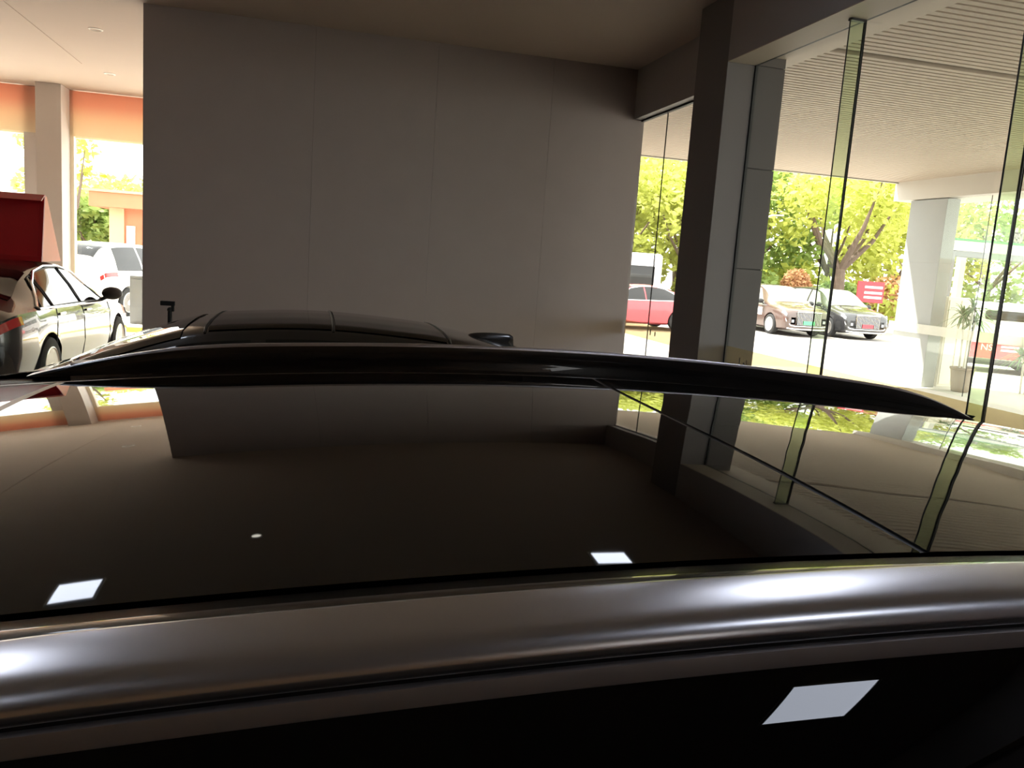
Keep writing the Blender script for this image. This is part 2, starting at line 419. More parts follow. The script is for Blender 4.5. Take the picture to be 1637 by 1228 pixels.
class Body:
    """half-section loft: spec rows (x, z_top, half_width, z_belt, half_width_top, z_bottom)"""
    def __init__(self, spec, drop=.05):
        spec = sorted(spec); cols = list(zip(*spec)); self.x0, self.x1 = cols[0][0], cols[0][-1]
        self.f = [pchip(cols[0], c) for c in cols[1:]]; self.drop = drop; self.xs = cols[0]
    def sec(self, x):
        zt, wd, zb, wt, z0 = (f(x) for f in self.f)
        dr = min(self.drop, max(.01, (zt-zb)*.45))
        return [(0, z0), (.80*wd, z0), (.95*wd, z0+.07), (wd, .55*z0+.45*zb), (wd*.992, zb-.12), (wd*.955, zb),
                ((wd*.955+wt)/2+.018, (zb+zt-dr)/2), (wt, zt-dr), (wt*.86, zt-dr*.36), (wt*.5, zt-dr*.09), (0, zt)]
    def P(self, x, q, s=1):
        S = self.sec(x); i = min(int(q), 9); t = q-i
        return Vector((x, s*(S[i][0]*(1-t)+S[i+1][0]*t), S[i][1]*(1-t)+S[i+1][1]*t))
    def N(self, x, q, s=1):
        e = .02; a = self.P(min(x+e, self.x1), q, s)-self.P(max(x-e, self.x0), q, s)
        b = self.P(x, min(q+.1, 10), s)-self.P(x, max(q-.1, 0), s)
        n = a.cross(b).normalized(); c = self.P(x, q, s)-Vector((x, 0, .6))
        return n if n.dot(c) > 0 else -n
    def mesh(self, n=56):
        xs = sorted(set([self.x0+(self.x1-self.x0)*i/n for i in range(n+1)]+list(self.xs)))
        secs = []
        for x in xs:
            S = self.sec(x); secs.append([(x, y, z) for y, z in S] + [(x, -y, z) for y, z in S[-2:0:-1]])
        return loft(secs)

def patch(bd, name, m, parent, fx, q0, q1, s=1, off=.006, na=14, nb=8, both=False, rim=.012):
    """sheet on the body: fx(t) gives the x range at height fraction t; q0..q1 the section range; edges turned in to give thickness"""
    rows = []
    for j in range(nb+1):
        t = j/nb; q = q0+(q1-q0)*t; a, b = fx(t); row = []
        for i in range(na+1):
            x = a+(b-a)*i/na; p = bd.P(x, q, s)+bd.N(x, q, s)*off; row.append(p)
        rows.append(row)
    v, f = sheet(rows)
    n1 = na+1; base = len(v)
    inn = [p - bd.N(p.x, q0+(q1-q0)*(k//n1)/nb, s)*rim for k, p in enumerate(v)]
    loop = [i for i in range(n1)]+[j*n1+na for j in range(1, nb+1)]+[nb*n1+i for i in range(na-1, -1, -1)]+[j*n1 for j in range(nb-1, 0, -1)]
    v = v+[inn[i] for i in loop]
    for k in range(len(loop)):
        f.append((loop[k], loop[(k+1) % len(loop)], base+(k+1) % len(loop), base+k))
    return pyd(name, v, f, m, parent, True, 50)

def top_patch(bd, name, m, parent, xa, xb, qe=7.12, off=.006, na=12, nb=14, bow=0.):
    rows = []
    for i in range(na+1):
        row = []
        for j in range(-nb, nb+1):
            s = 1 if j >= 0 else -1; q = 10-(10-qe)*abs(j)/nb; x = xa+(xb-xa)*i/na + bow*(1-(abs(j)/nb)**2)
            row.append(bd.P(x, q, s)+bd.N(x, q, s)*off)
        rows.append(row)
    v, f = sheet(rows)
    return pyd(name, v, f, m, parent, True, 60)

_wheels = {}
def wheel_mesh(r, wd, spokes, rim_m):
    key = (r, wd, spokes, rim_m)
    if key in _wheels: return _wheels[key]
    b = bmesh.new(); lathe(b, [(r*.66, -wd/2+.01), (r*.86, -wd/2), (r*.97, -wd/2+.02), (r, -wd/2+.05), (r, wd/2-.05), (r*.97, wd/2-.02), (r*.86, wd/2), (r*.66, wd/2-.01)], 36, 'y')
    ty = from_bm('tyre', b, 'tyre', None, True, 40).data
    b = bmesh.new(); R = r*.68
    lathe(b, [(R*.2, wd/2-.05), (R, wd/2-.055), (R, -wd/2+.03), (R*.2, -wd/2+.03)], 28, 'y')
    bk = from_bm('rim_back', b, 'dark_plastic', None).data
    b = bmesh.new()
    lathe(b, [(R*.93, wd/2-.03), (R*1.02, wd/2-.012), (R*1.02, wd/2-.004), (R*.98, wd/2), (R*.93, wd/2-.01)], 32, 'y')
    lathe(b, [(.03, wd/2-.03), (.065, wd/2-.03), (.06, wd/2-.008), (.03, wd/2-.005)], 16, 'y')
    for k in range(spokes):
        a = 2*pi*k/spokes; u = Vector((cos(a), 0, sin(a))); t = Vector((-sin(a), 0, cos(a))); hw = .5*2*pi*R*.34/spokes
        q = []
        for rr, ww in ((.05, hw*.7), (R*.96, hw)):
            for sg in (-1, 1):
                for yy in (wd/2-.045, wd/2-.012): q.append(b.verts.new(u*rr+t*ww*sg+Vector((0, yy, 0))))
        for fc in ((0, 2, 3, 1), (4, 5, 7, 6), (1, 3, 7, 5), (0, 4, 6, 2), (0, 1, 5, 4), (2, 6, 7, 3)): b.faces.new([q[i] for i in fc])
    rm = from_bm('rim', b, rim_m, None, True, 40).data
    for n in ('tyre', 'rim_back', 'rim'):
        pass
    _wheels[key] = (ty, bk, rm)
    for o in [o for o in bpy.data.objects if o.data in (ty, bk, rm)]: bpy.data.objects.remove(o)
    return _wheels[key]
def add_wheel(parent, x, y, r, wd, spokes, rim_m):
    ty, bk, rm = wheel_mesh(r, wd, spokes, rim_m)
    o = bpy.data.objects.new('wheel', ty); COL.objects.link(o); o.parent = parent; o.location = (x, y, r)
    if y < 0: o.rotation_euler = (0, 0, pi)
    for n, me in (('rim_back', bk), ('rim', rm)):
        c = bpy.data.objects.new(n, me); COL.objects.link(c); c.parent = o
def cut_arches(o, axles, r, wmax):
    cutters = []
    for x in axles:
        for s in (-1, 1):
            b = bmesh.new(); lathe(b, [(r+.05, -.30), (r+.05, .30)], 32, 'y'); c = from_bm('cutter', b, None)
            c.location = (x, s*(wmax-.02), r); cutters.append(c)
            md = o.modifiers.new('b', 'BOOLEAN'); md.operation = 'DIFFERENCE'; md.object = c; md.solver = 'EXACT'
    loc, par = o.location.copy(), o.parent; o.parent = None
    bpy.context.view_layer.update()
    me = bpy.data.meshes.new_from_object(o.evaluated_get(bpy.context.evaluated_depsgraph_get()))
    o.modifiers.clear(); o.data = me; o.parent = par
    for c in cutters: bpy.data.objects.remove(c)
    me.polygons.foreach_set('use_smooth', [True]*len(me.polygons)); me.set_sharp_from_angle(angle=radians(38))
def strip_on(bd, name, m, parent, pts, s, r=.009, off=.008):
    b = bmesh.new(); tube(b, [bd.P(x, q, s)+bd.N(x, q, s)*off for x, q in pts], r, 6); return from_bm(name, b, m, parent, True)

def car(name, label, cat, loc, rz, spec, paint, axles, r, wheel_y, spokes=10, rim='alloy', group=None, sides=(), ws=None, rw=None,
        glass='window_dark', handles=(), mirror=None, drop=.05, trim=None, tail=None, head=None, seals=False, gaps=(), belt_q=(5.12, 6.86)):
    t = thing(name, label, cat, loc, rz, group)
    bd = Body(spec, drop); v, f = bd.mesh(); body = pyd('body', v, f, paint, t, True, 38)
    cut_arches(body, axles, r, wheel_y)
    for x in axles:
        for s in (1, -1): add_wheel(t, x, s*(wheel_y-.10), r, .22, spokes, rim)
    for s in (1, -1):
        for (b0, b1, t0, t1) in sides:
            patch(bd, 'side_window', glass, t, lambda tt, b0=b0, b1=b1, t0=t0, t1=t1: (b0+(t0-b0)*tt, b1+(t1-b1)*tt), belt_q[0], belt_q[1], s)
        if seals:
            for (b0, b1, t0, t1) in sides:
                a_, c_ = belt_q; n_ = 8
                ring = [(b0+(b1-b0)*k/n_, a_) for k in range(n_)]+[(b1+(t1-b1)*k/n_, a_+(c_-a_)*k/n_) for k in range(n_)]+[(t1+(t0-t1)*k/n_, c_) for k in range(n_)]+[(t0+(b0-t0)*k/n_, c_+(a_-c_)*k/n_) for k in range(n_+1)]
                strip_on(bd, 'window_seal', 'rubber', t, ring, s, .011, .006)
        for (xa, xb) in gaps:
            strip_on(bd, 'door_gap', 'rubber', t, [(xa+(xb-xa)*(1-k/8), 1.9+3.1*k/8) for k in range(9)], s, .006, .0)
        if trim:
            strip_on(bd, 'window_trim', trim[0], t, trim[1], s, .016)
        for (x, q) in handles:
            p = bd.P(x, q, s)+bd.N(x, q, s)*.012; b = bmesh.new(); box_bm(b, p.x-.10, p.x+.10, p.y-.012, p.y+.012, p.z-.014, p.z+.014, .006); from_bm('door_handle', b, 'chrome', t, True)
        if mirror:
            x, q, mm = mirror; p = bd.P(x, q, s)
            b = bmesh.new(); bmesh.ops.create_uvsphere(b, u_segments=16, v_segments=10, radius=1)
            for vv in b.verts: vv.co = Vector((p.x+vv.co.x*.07+(.03 if vv.co.x > 0 else 0), p.y+s*.14+vv.co.y*.13, p.z+.10+vv.co.z*.085))
            mo = from_bm('mirror', b, mm, t, True, 60)
            b = bmesh.new(); tube(b, [(p.x, p.y-s*.03, p.z-.01), (p.x, p.y+s*.06, p.z+.04), (p.x, p.y+s*.12, p.z+.07)], .026, 8); from_bm('arm', b, mm, mo, True)
        if tail:
            (x0, x1, q0, q1) = tail; patch(bd, 'tail_light', 'red_lens', t, lambda tt: (x0, x1), q0, q1, s, off=.012, na=6, nb=4)
        if head:
            (x0, x1, q0, q1) = head; patch(bd, 'head_light', 'clear_lens', t, lambda tt: (x0, x1), q0, q1, s, off=.012, na=6, nb=4)
    if ws: top_patch(bd, 'windshield', glass, t, *ws)
    if rw: top_patch(bd, 'rear_window', glass, t, *rw)
    return t, bd

SEDAN = [(-2.50, .86, .66, .80, .50, .42), (-2.42, 1.02, .82, .92, .62, .30), (-2.15, 1.09, .90, .98, .68, .22), (-1.75, 1.16, .925, .99, .66, .20), (-1.35, 1.32, .935, .985, .60, .19),
         (-.90, 1.435, .935, .975, .575, .19), (-.40, 1.475, .935, .965, .575, .19), (.10, 1.445, .935, .955, .585, .19), (.55, 1.315, .935, .945, .62, .19), (1.00, 1.11, .93, .93, .68, .19),
         (1.25, 1.02, .925, .91, .74, .19), (1.80, .93, .905, .84, .72, .20), (2.20, .83, .86, .74, .66, .22), (2.42, .70, .74, .62, .54, .26), (2.50, .58, .60, .52, .44, .32)]

# ---- near SUV -------------------------------------------------
PSI, YC = .0302, .9368
def zr(u): return 1.6811-.0644*(u-.3678)**2
def zroof(u, v): return zr(u)-.042+.02*(1-(v/.5)**2)
SUVSPEC = []
for u in (1.75, 1.55, 1.3, 1.0, .7, .37, 0, -.2, -.36, -.6):
    SUVSPEC.append((-u, zroof(u, 0)-.014, .925, 1.06, .565, .22))
SUVSPEC += [(-2.32, .92, .72, .86, .50, .42), (-2.26, 1.00, .85, .92, .58, .32), (-2.12, 1.22, .90, 1.05, .56, .26), (-1.95, 1.45, .915, 1.06, .56, .24)]
SUVSPEC += [(.80, 1.49, .925, 1.05, .60, .22), (1.06, 1.30, .925, 1.03, .66, .22), (1.30, 1.13, .92, 1.01, .72, .22), (1.55, 1.06, .915, .97, .75, .22), (2.0, .98, .89, .88, .72, .24), (2.3, .84, .80, .76, .62, .28), (2.40, .66, .66, .60, .50, .34)]
suv, sbd = car('suv', 'black SUV with glossy glass roof and satin silver roof rails in the foreground', 'car', (0, YC, 0), PSI+pi, SUVSPEC, 'black_paint', (-1.38, 1.42), .36, .925,
               ws=(1.27, .63, 7.1), rw=(-2.22, -1.85, 7.1), handles=((.55, 4.7), (-.5, 4.7)), mirror=(.78, 5.2, 'black_paint'), tail=(-2.24, -2.06, 4.2, 5.0), head=(2.0, 2.26, 4.4, 5.0), drop=.055)
SEAM_R, SEAM_F, VE = .45, -.352, .443
def seam_r(v): return SEAM_R + .07*(max(0, v+.1)/.55)**2
def L(u, v, z): return (-u, -v, z)
def roof_panel(name, ua, ub, va, vb, m, nu=60, nv=40, wav=0.):
    rows = []
    for i in range(nu+1):
        row = []
        for j in range(nv+1):
            v = va+(vb-va)*j/nv; a, b = ua(v), ub(v); u = a+(b-a)*i/nu
            z = zroof(u, v)+wav*(sin(u*47+9*v)*.6+sin(v*61+7*u)*.4)
            row.append(L(u, v, z))
        rows.append(row)
    v_, f_ = sheet(rows); n1 = nv+1; base = len(v_)
    loop = [i for i in range(n1)]+[k*n1+nv for k in range(1, nu+1)]+[nu*n1+i for i in range(nv-1, -1, -1)]+[k*n1 for k in range(nu-1, 0, -1)]
    v_ = v_+[(v_[i][0], v_[i][1], v_[i][2]-.009) for i in loop]
    for k in range(len(loop)): f_.append((loop[k], loop[(k+1) % len(loop)], base+(k+1) % len(loop), base+k))
    return pyd(name, v_, f_, m, suv, True, 50)
roof_panel('roof_glass', lambda v: SEAM_F+.007, lambda v: seam_r(v)-.0045, -VE, VE, 'roof_glass')
roof_panel('rear_roof_glass', lambda v: seam_r(v)+.0045, lambda v: 1.72, -VE, VE, 'roof_glass_rear', 90, 70, .00005)
roof_panel('front_roof_panel', lambda v: -.60, lambda v: SEAM_F-.005, -VE, VE, 'black_paint')
# seams
def ribbon(name, pts, wd, m, dz=.0005):
    rows = []
    for (u, v), (du, dv) in pts:
        rows.append([L(u-du*wd/2, v-dv*wd/2, zroof(u, v)+dz), L(u+du*wd/2, v+dv*wd/2, zroof(u, v)+dz)])
    v, f = sheet(rows)
    return pyd(name, v, f, m, suv, True)
vs_ = [-.44+.88*k/40 for k in range(41)]
ribbon('roof_seam', [((seam_r(v), v), (1, 0)) for v in vs_], .009, 'seam_black', -.002)
ribbon('front_seam', [((SEAM_F+.001, v), (1, 0)) for v in vs_], .012, 'seam_edge', -.0003)
for s in (1, -1):
    us_ = [-.60+2.30*k/60 for k in range(61)]
    # painted side band between glass and rail, down to the rail foot
    prof = [(.448, -.0412), (.450, -.0390), (.470, -.0404), (.486, -.0417), (.53, -.0465), (.60, -.0475)]
    rows = [[L(u, s*v, zr(u)+z) for v, z in prof] for u in us_]
    v_, f_ = sheet(rows); pyd('roof_side_band', v_, f_, 'black_paint', suv, True, 60)
    rows = [[L(u, s*v, zr(u)+z) for v, z in ((.442, -.046), (.449, -.046))] for u in us_]
    v_, f_ = sheet(rows); pyd('band_joint', v_, f_, 'rubber', suv)
    # rail: rounded bar on a slim base, ends bent down to the roof
    def ease(u):
        a, b = -.43, 1.50; k = 0
        if u < a+.34: k = ((a+.34-u)/.34)**2.0
        if u > b-.26: k = ((u-b+.26)/.26)**2.0
        return k
    RAILSEC = [(.5550, -.012), (.5555, -.0035), (.5568, -.0010), (.5595, -.0001)]; a_, z_ = RAILSEC[-1]
    for k in range(30):
        t = (k+.5)/30; ph = 2+10*t/.5 if t < .5 else 12+68*((t-.5)/.5)**2*(1.6-.6*(t-.5)/.5)
        a_ += .0462/30*cos(radians(ph)); z_ -= .0462/30*sin(radians(ph)); RAILSEC.append((a_, z_))
    RAILSEC += [(a_-.002, -.0205), (.560, -.0205)]
    uu = [-.43+1.93*k/90 for k in range(91)]
    secs = []; base = []; groove = []
    for u in uu:
        k = ease(u); top = zr(u)-.040*k
        sec = RAILSEC
        hk = 1-.96*k
        secs.append([L(u, s*v, zr(u)-.040*k+z*hk) for v, z in sec])
        groove.append([L(u, s*v, zr(u)-.040*k+z*hk) for v, z in ((.5548, -.0055), (.5540, -.0100), (.5532, -.018), (.5530, -.0290), (.5530, -.048))])
    v_, f_ = loft(secs); rail = pyd('roof_rail', v_, f_, 'satin_metal', suv, True, 45)
    v_, f_ = sheet(groove); pyd('inner_face', v_, f_, 'black_paint', rail, True, 45)
    secs = [[L(u, s*v, zr(u)+z) for v, z in ((.5585, -.0195), (.5955, -.0195), (.5955, -.0245), (.5585, -.0245))] for u in uu[10:-8]]
    v_, f_ = loft(secs); pyd('groove', v_, f_, 'rubber', rail)
    secs = [[L(u, s*v, zr(u)+z) for v, z in ((.558, -.0236), (.5962, -.0236), (.5985, -.0246), (.6003, -.0322), (.6003, -.047), (.558, -.047))] for u in uu[3:-3]]
    v_, f_ = loft(secs); pyd('rail_base', v_, f_, 'satin_trim', rail, True, 40)
    # side windows: curved glass from the drip edge to the belt
    prof = [(.6006, -.0330)]; ds = .005; a, z = prof[0]; st = 0
    while zr(.4)+z > 1.10:
        be = radians(41.5+13*min(1, st/.06)); a += ds*cos(be); z -= ds*sin(be); st += ds; prof.append((a, z))
        if st > .1: ds = .03
    for (u0, u1) in ((-.62, .62), (.66, 1.55)):
        rows = []
        for k in range(41):
            u = u0+(u1-u0)*k/40; row = []
            for v, z in prof:
                uu_ = u
                if u0 < -.5:       # raked front edge
                    t = (z-prof[0][1])/(prof[-1][1]-prof[0][1]); uu_ = u1-(u1-u)*(1+.40*t)
                row.append(L(uu_, s*v, zr(u)+z-.02*max(0, -.35-u)/.27))
            rows.append(row)
        v_, f_ = sheet(rows); pyd('side_window', v_, f_, 'side_glass', suv, True, 70)

# ---- black sedan-like car standing behind, facing left ----------
SED2 = [r for r in SEDAN if r[0] > -.5] + [(-.90, 1.45, .935, .975, .575, .19), (-1.42, 1.372, .935, .985, .58, .19), (-1.85, 1.24, .93, .99, .62, .20), (-2.2, 1.10, .90, .98, .68, .22), (-2.45, 1.03, .82, .92, .62, .30), (-2.53, .86, .66, .80, .50, .42)]
far, fbd = car('black_car', 'black car with panoramic roof and shark fin antenna before the partition', 'car', (-.35, 4.72, 0), pi, SED2, 'black_paint', (-1.45, 1.5), .34, .935,
               sides=((-1.05, -.15, -.85, -.15), (-.08, .95, -.08, .35)), ws=(1.08, .24, 7.1), rw=(-2.15, -1.55, 7.1), handles=((.0, 4.7), (-.95, 4.7)), mirror=(.62, 5.2, 'black_paint'),
               tail=(-2.46, -2.25, 4.2, 5.0), head=(2.1, 2.36, 4.3, 5.0))
def top_strip(bd, name, m, parent, x, q=7.3, r=.006, off=.004):
    pts = [bd.P(x, q, 1), bd.P(x, 8, 1), bd.P(x, 9, 1), bd.P(x, 10, 1), bd.P(x, 9, -1), bd.P(x, 8, -1), bd.P(x, q, -1)]
    b = bmesh.new(); tube(b, [p+Vector((0, 0, off)) for p in pts], r, 6); return from_bm(name, b, m, parent, True)
top_patch(fbd, 'roof_glass', 'roof_glass', far, .12, -.46, 7.5, .006)
top_patch(fbd, 'roof_glass', 'roof_glass', far, -.48, -1.05, 7.5, .006)
top_strip(fbd, 'roof_seam', 'seam_black', far, -.47)
top_strip(fbd, 'roof_seam', 'seam_black', far, .135)
top_strip(fbd, 'roof_seam', 'seam_black', far, -1.065)
# antenna
p = fbd.P(-1.40, 10, 1); rows = []
for k in range(15):
    t = k/14; x = .15-.28*t; h = .075*(t**.6)*(1 if t < .93 else .86); hw = .040*math.sqrt(max(.02, math.sin(pi*min(1, .12+t*.60)))) * (1-.25*t)
    zb = fbd.P(-1.40+x, 10, 1).z-.006
    rows.append([(-1.40+x, hw*a, zb+h*b) for a, b in ((-1, 0), (-.9, .25), (-.5, .7), (-.16, .96), (0, 1), (.16, .96), (.5, .7), (.9, .25), (1, 0))])
v_, f_ = loft(rows); pyd('antenna', v_, f_, 'black_paint', far, True, 60)

# ---- black sedan at the left, rear towards the viewer ------------
trim_pts = [(-1.62, 5.10), (-1.2, 5.06), (-.6, 5.04), (0, 5.04), (.6, 5.04), (.98, 5.06), (.80, 5.6), (.55, 6.3), (.30, 6.85), (-.1, 6.95), (-.6, 6.97), (-.95, 6.9), (-1.2, 6.55), (-1.45, 5.85), (-1.62, 5.35), (-1.62, 5.10)]
sed, sdb = car('black_sedan', 'black sedan with chrome window trim parked under the white ceiling', 'car', (-3.60, 11.25, 0), pi/2-.03, SEDAN, 'black_paint', (-1.42, 1.46), .345, .935,
               sides=((-1.55, -1.22, -1.20, -1.12), (-1.18, -.22, -1.07, -.22), (-.17, .90, -.17, .36)), ws=(1.08, .24, 7.1), rw=(-1.85, -1.12, 7.1), handles=((.0, 4.45), (-1.0, 4.45)),
               mirror=(.72, 5.15, 'dark_plastic'), tail=(-2.46, -2.12, 4.15, 4.85), head=(2.1, 2.36, 4.3, 5.0), trim=('chrome', trim_pts), spokes=16, seals=True, gaps=((.98, .98), (-.19, -.19), (-1.12, -1.30)))
# roof sign on the black sedan: a tilted red board with an orange side
rs = thing('roof_sign', 'red wedge shaped sign standing on the black sedan roof', 'sign', (-3.45, 11.0, 1.462), -.03)
def prism(name, pts, x0, x1, m, parent):
    n = len(pts); v = [(x0, y, z) for y, z in pts]+[(x1, y, z) for y, z in pts]
    f = [tuple(range(n))[::-1], tuple(range(n, 2*n))]+[(k, (k+1) % n, n+(k+1) % n, n+k) for k in range(n)]
    return pyd(name, v, f, m, parent)
prism('body', [(-.26, 0), (.42, 0), (-.06, .76), (-.13, .76)], -.55, .40, 'orange_board', rs)
fr = prism('face', [(-.285, .012), (-.262, .012), (-.135, .755), (-.158, .755)], -.55, .40, 'red_board', rs)
prism('face_frame', [(-.288, .70), (-.262, .70), (-.133, .775), (-.165, .775)], -.56, .41, 'red_board_frame', rs)
prism('face_frame', [(-.300, 0), (-.262, 0), (-.255, .06), (-.292, .06)], -.56, .41, 'red_board_frame', rs)
for x0, x1 in ((-.56, -.51), (.36, .41)):
    prism('face_frame', [(-.297, .0), (-.264, .0), (-.137, .765), (-.168, .765)], x0, x1, 'red_board_frame', rs)

# ---- tripod with phone holder -------------------------------------
tp = thing('tripod', 'slim black tripod with a phone clamp in front of the partition', 'tripod', (-1.31, 8.5, 0))
b = bmesh.new(); tube(b, [(0, 0, .25), (0, 0, .92)], .026, 12); from_bm('lower_tube', b, 'black_metal', tp, True)
b = bmesh.new(); tube(b, [(0, 0, .90), (0, 0, 1.14)], .020, 12); from_bm('upper_tube', b, 'black_metal', tp, True)
b = bmesh.new(); lathe(b, [(.026, .85), (.036, .855), (.036, .915), (.026, .92)], 14); from_bm('collar', b, 'black_metal', tp, True)
for k in range(3):
    a = 2*pi*k/3+.4; b = bmesh.new(); tube(b, [(0, 0, .62), (cos(a)*.22, sin(a)*.22, .30), (cos(a)*.42, sin(a)*.42, .008)], [.014, .012, .010], 8); from_bm('leg', b, 'black_metal', tp, True)
b = bmesh.new(); bmesh.ops.create_uvsphere(b, u_segments=12, v_segments=8, radius=.026)
for vv in b.verts: vv.co.z += 1.155
from_bm('ball_head', b, 'black_metal', tp, True)
box('clamp', -.085, .045, -.02, .02, 1.195, 1.238, 'black_metal', tp, .005)
box('clamp_jaw', .012, .040, -.018, .018, 1.14, 1.21, 'black_metal', tp, .005)

# ------------------------------------------------------------------ outside, right
MPV = [(-2.60, 1.02, .80, .90, .55, .42), (-2.52, 1.35, .90, 1.02, .60, .30), (-2.30, 1.62, .94, 1.05, .64, .24), (-1.6, 1.73, .96, 1.05, .68, .20), (-.6, 1.77, .965, 1.04, .69, .20), (.2, 1.74, .965, 1.03, .69, .20),
       (.6, 1.63, .965, 1.02, .69, .20), (1.1, 1.34, .96, 1.01, .74, .20), (1.45, 1.16, .955, 1.0, .80, .20), (1.9, 1.08, .95, .97, .80, .20), (2.3, 1.00, .92, .90, .78, .22), (2.50, .90, .86, .80, .72, .24), (2.56, .78, .80, .70, .66, .28)]
def mpv(label, loc, rz, paint, plate, sticker=False):
    t, bd = car('minivan', label, 'car', loc, rz, MPV, paint, (-1.52, 1.60), .36, .955, spokes=12, rim='alloy_dull', sides=((-2.1, -1.3, -1.95, -1.3), (-1.22, -.1, -1.22, -.1), (0, 1.15, 0, .48)), glass='window_glare',
                ws=(1.38, .30, 7.1), rw=(-2.46, -2.2, 7.1), handles=((.15, 4.4), (-1.0, 4.4)), mirror=(.98, 5.2, 'dark_plastic'), tail=(-2.5, -2.35, 4.3, 5.2), head=(2.28, 2.50, 4.25, 5.0), trim=('chrome', [(-2.1, 5.06), (0, 5.05), (1.25, 5.05)]))
    g = box('grille', 2.53, 2.585, -.46, .46, .40, .86, 'dark_plastic', t, .01)
    for k in range(17): box('grille_bar', 2.58, 2.605, -.44+.055*k-.006, -.44+.055*k+.006, .42, .85, 'chrome', g)
    b = bmesh.new(); tube(b, [(2.585, -.47, .88), (2.59, -.50, .38), (2.59, .50, .38), (2.585, .47, .88), (2.585, -.47, .88)], .022, 8); from_bm('grille_frame', b, 'chrome', t, True)
    box('number_plate', 2.607, 2.617, -.22, .22, .44, .57, plate, t, .004)
    for s in (1, -1):
        b = bmesh.new(); tube(b, [(2.40, s*.86, .80), (2.50, s*.84, .55), (2.56, s*.70, .40), (2.58, s*.50, .37)], .024, 8); from_bm('bumper_trim', b, 'chrome', t, True)
        box('intake', 2.38, 2.56, s*.60-.11, s*.60+.11, .42, .70, 'dark_plastic', t, .02)
        box('fog_lamp', 2.545, 2.572, s*.62-.05, s*.62+.05, .50, .60, 'clear_lens', t, .01)
    b = bmesh.new(); tube(b, [(2.50, -.80, .30), (2.57, -.5, .27), (2.57, .5, .27), (2.50, .80, .30)], .03, 8); from_bm('lower_trim', b, 'chrome', t, True)
    if sticker:
        for s in (1, -1): patch(bd, 'door_sticker', 'white_sticker', t, lambda tt: (.25, 1.05), 3.25, 4.2, s, off=.004, na=4, nb=3)
    return t
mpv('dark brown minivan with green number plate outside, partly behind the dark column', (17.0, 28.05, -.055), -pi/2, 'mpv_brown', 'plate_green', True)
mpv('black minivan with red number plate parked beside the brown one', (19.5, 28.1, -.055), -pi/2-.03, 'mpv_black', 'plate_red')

car('red_sedan', 'red sedan seen side on through the narrow window', 'car', (10.45, 26.0, -.055), pi+.05, SEDAN, 'red_paint', (-1.42, 1.46), .345, .935, sides=((-1.5, -.22, -1.15, -.22), (-.17, .90, -.17, .36)),
    ws=(1.08, .24, 7.1), rw=(-1.85, -1.12, 7.1), mirror=(.72, 5.15, 'dark_plastic'), trim=('chrome', trim_pts), spokes=8)
# white minibus behind the red sedan
bus = thing('minibus', 'white minibus with dark side windows behind the red sedan', 'bus', (10.2, 31.6, -.055), 0)
box('body', -3.4, 3.4, -1, 1, .35, 2.62, 'white_paint', bus, .14)
for k in range(5): box('side_window', -3.1+1.24*k, -3.1+1.24*k+1.18, -1.012, -.99, 1.28, 2.12, 'window_dark', bus, .03)
box('side_window', -3.42, -3.38, -.85, .85, 1.25, 2.2, 'window_dark', bus, .03)
box('bumper', -3.48, 3.48, -.98, .98, .30, .62, 'dark_plastic', bus, .05)
for x in (-2.2, 2.2):
    for s in (1, -1): add_wheel(bus, x, s*.90, .38, .22, 10, 'alloy_dull')

# white van at the far right with a red lettered band
van = thing('van', 'white van with red lettered band at the right edge', 'van', (18.2, 16.65, -.055), radians(-38))
box('body', -2.3, 2.3, -.9, .9, .22, 1.75, 'white_paint', van, .16)
box('side_window', -1.75, -.7, -.915, -.89, 1.32, 1.55, 'window_dark', van, .05)
box('side_window', -.5, 1.7, -.915, -.89, 1.32, 1.55, 'window_dark', van, .05)
box('red_band', -2.25, 2.25, -.912, -.90, .36, .74, 'red_paint', van, .003)
box('sill_trim', -2.28, 2.28, -.93, -.89, .20, .34, 'dark_plastic', van, .01)
for x in (-.62, 1.6):
    for s in (1, -1): add_wheel(van, x, s*.82, .32, .2, 10, 'alloy_dull')
def text(body, size, m, parent, loc, rot, ext=.004):
    cu = bpy.data.curves.new('lettering', 'FONT'); cu.body = body; cu.size = size; cu.extrude = ext; cu.align_x = 'LEFT'
    o = bpy.data.objects.new('tmp', cu); COL.objects.link(o); bpy.context.view_layer.update()
    me = bpy.data.meshes.new_from_object(o.evaluated_get(bpy.context.evaluated_depsgraph_get())); bpy.data.objects.remove(o)
    l = link('lettering', me, m, parent); l.location = loc; l.rotation_euler = rot; return l
text('NS', .22, 'white_sticker', van, (-1.75, -.916, .56), (pi/2, 0, 0))
for zz in (.65, .56): box('letter_bar', -1.30, -.6, -.918, -.912, zz, zz+.05, 'white_sticker', van)

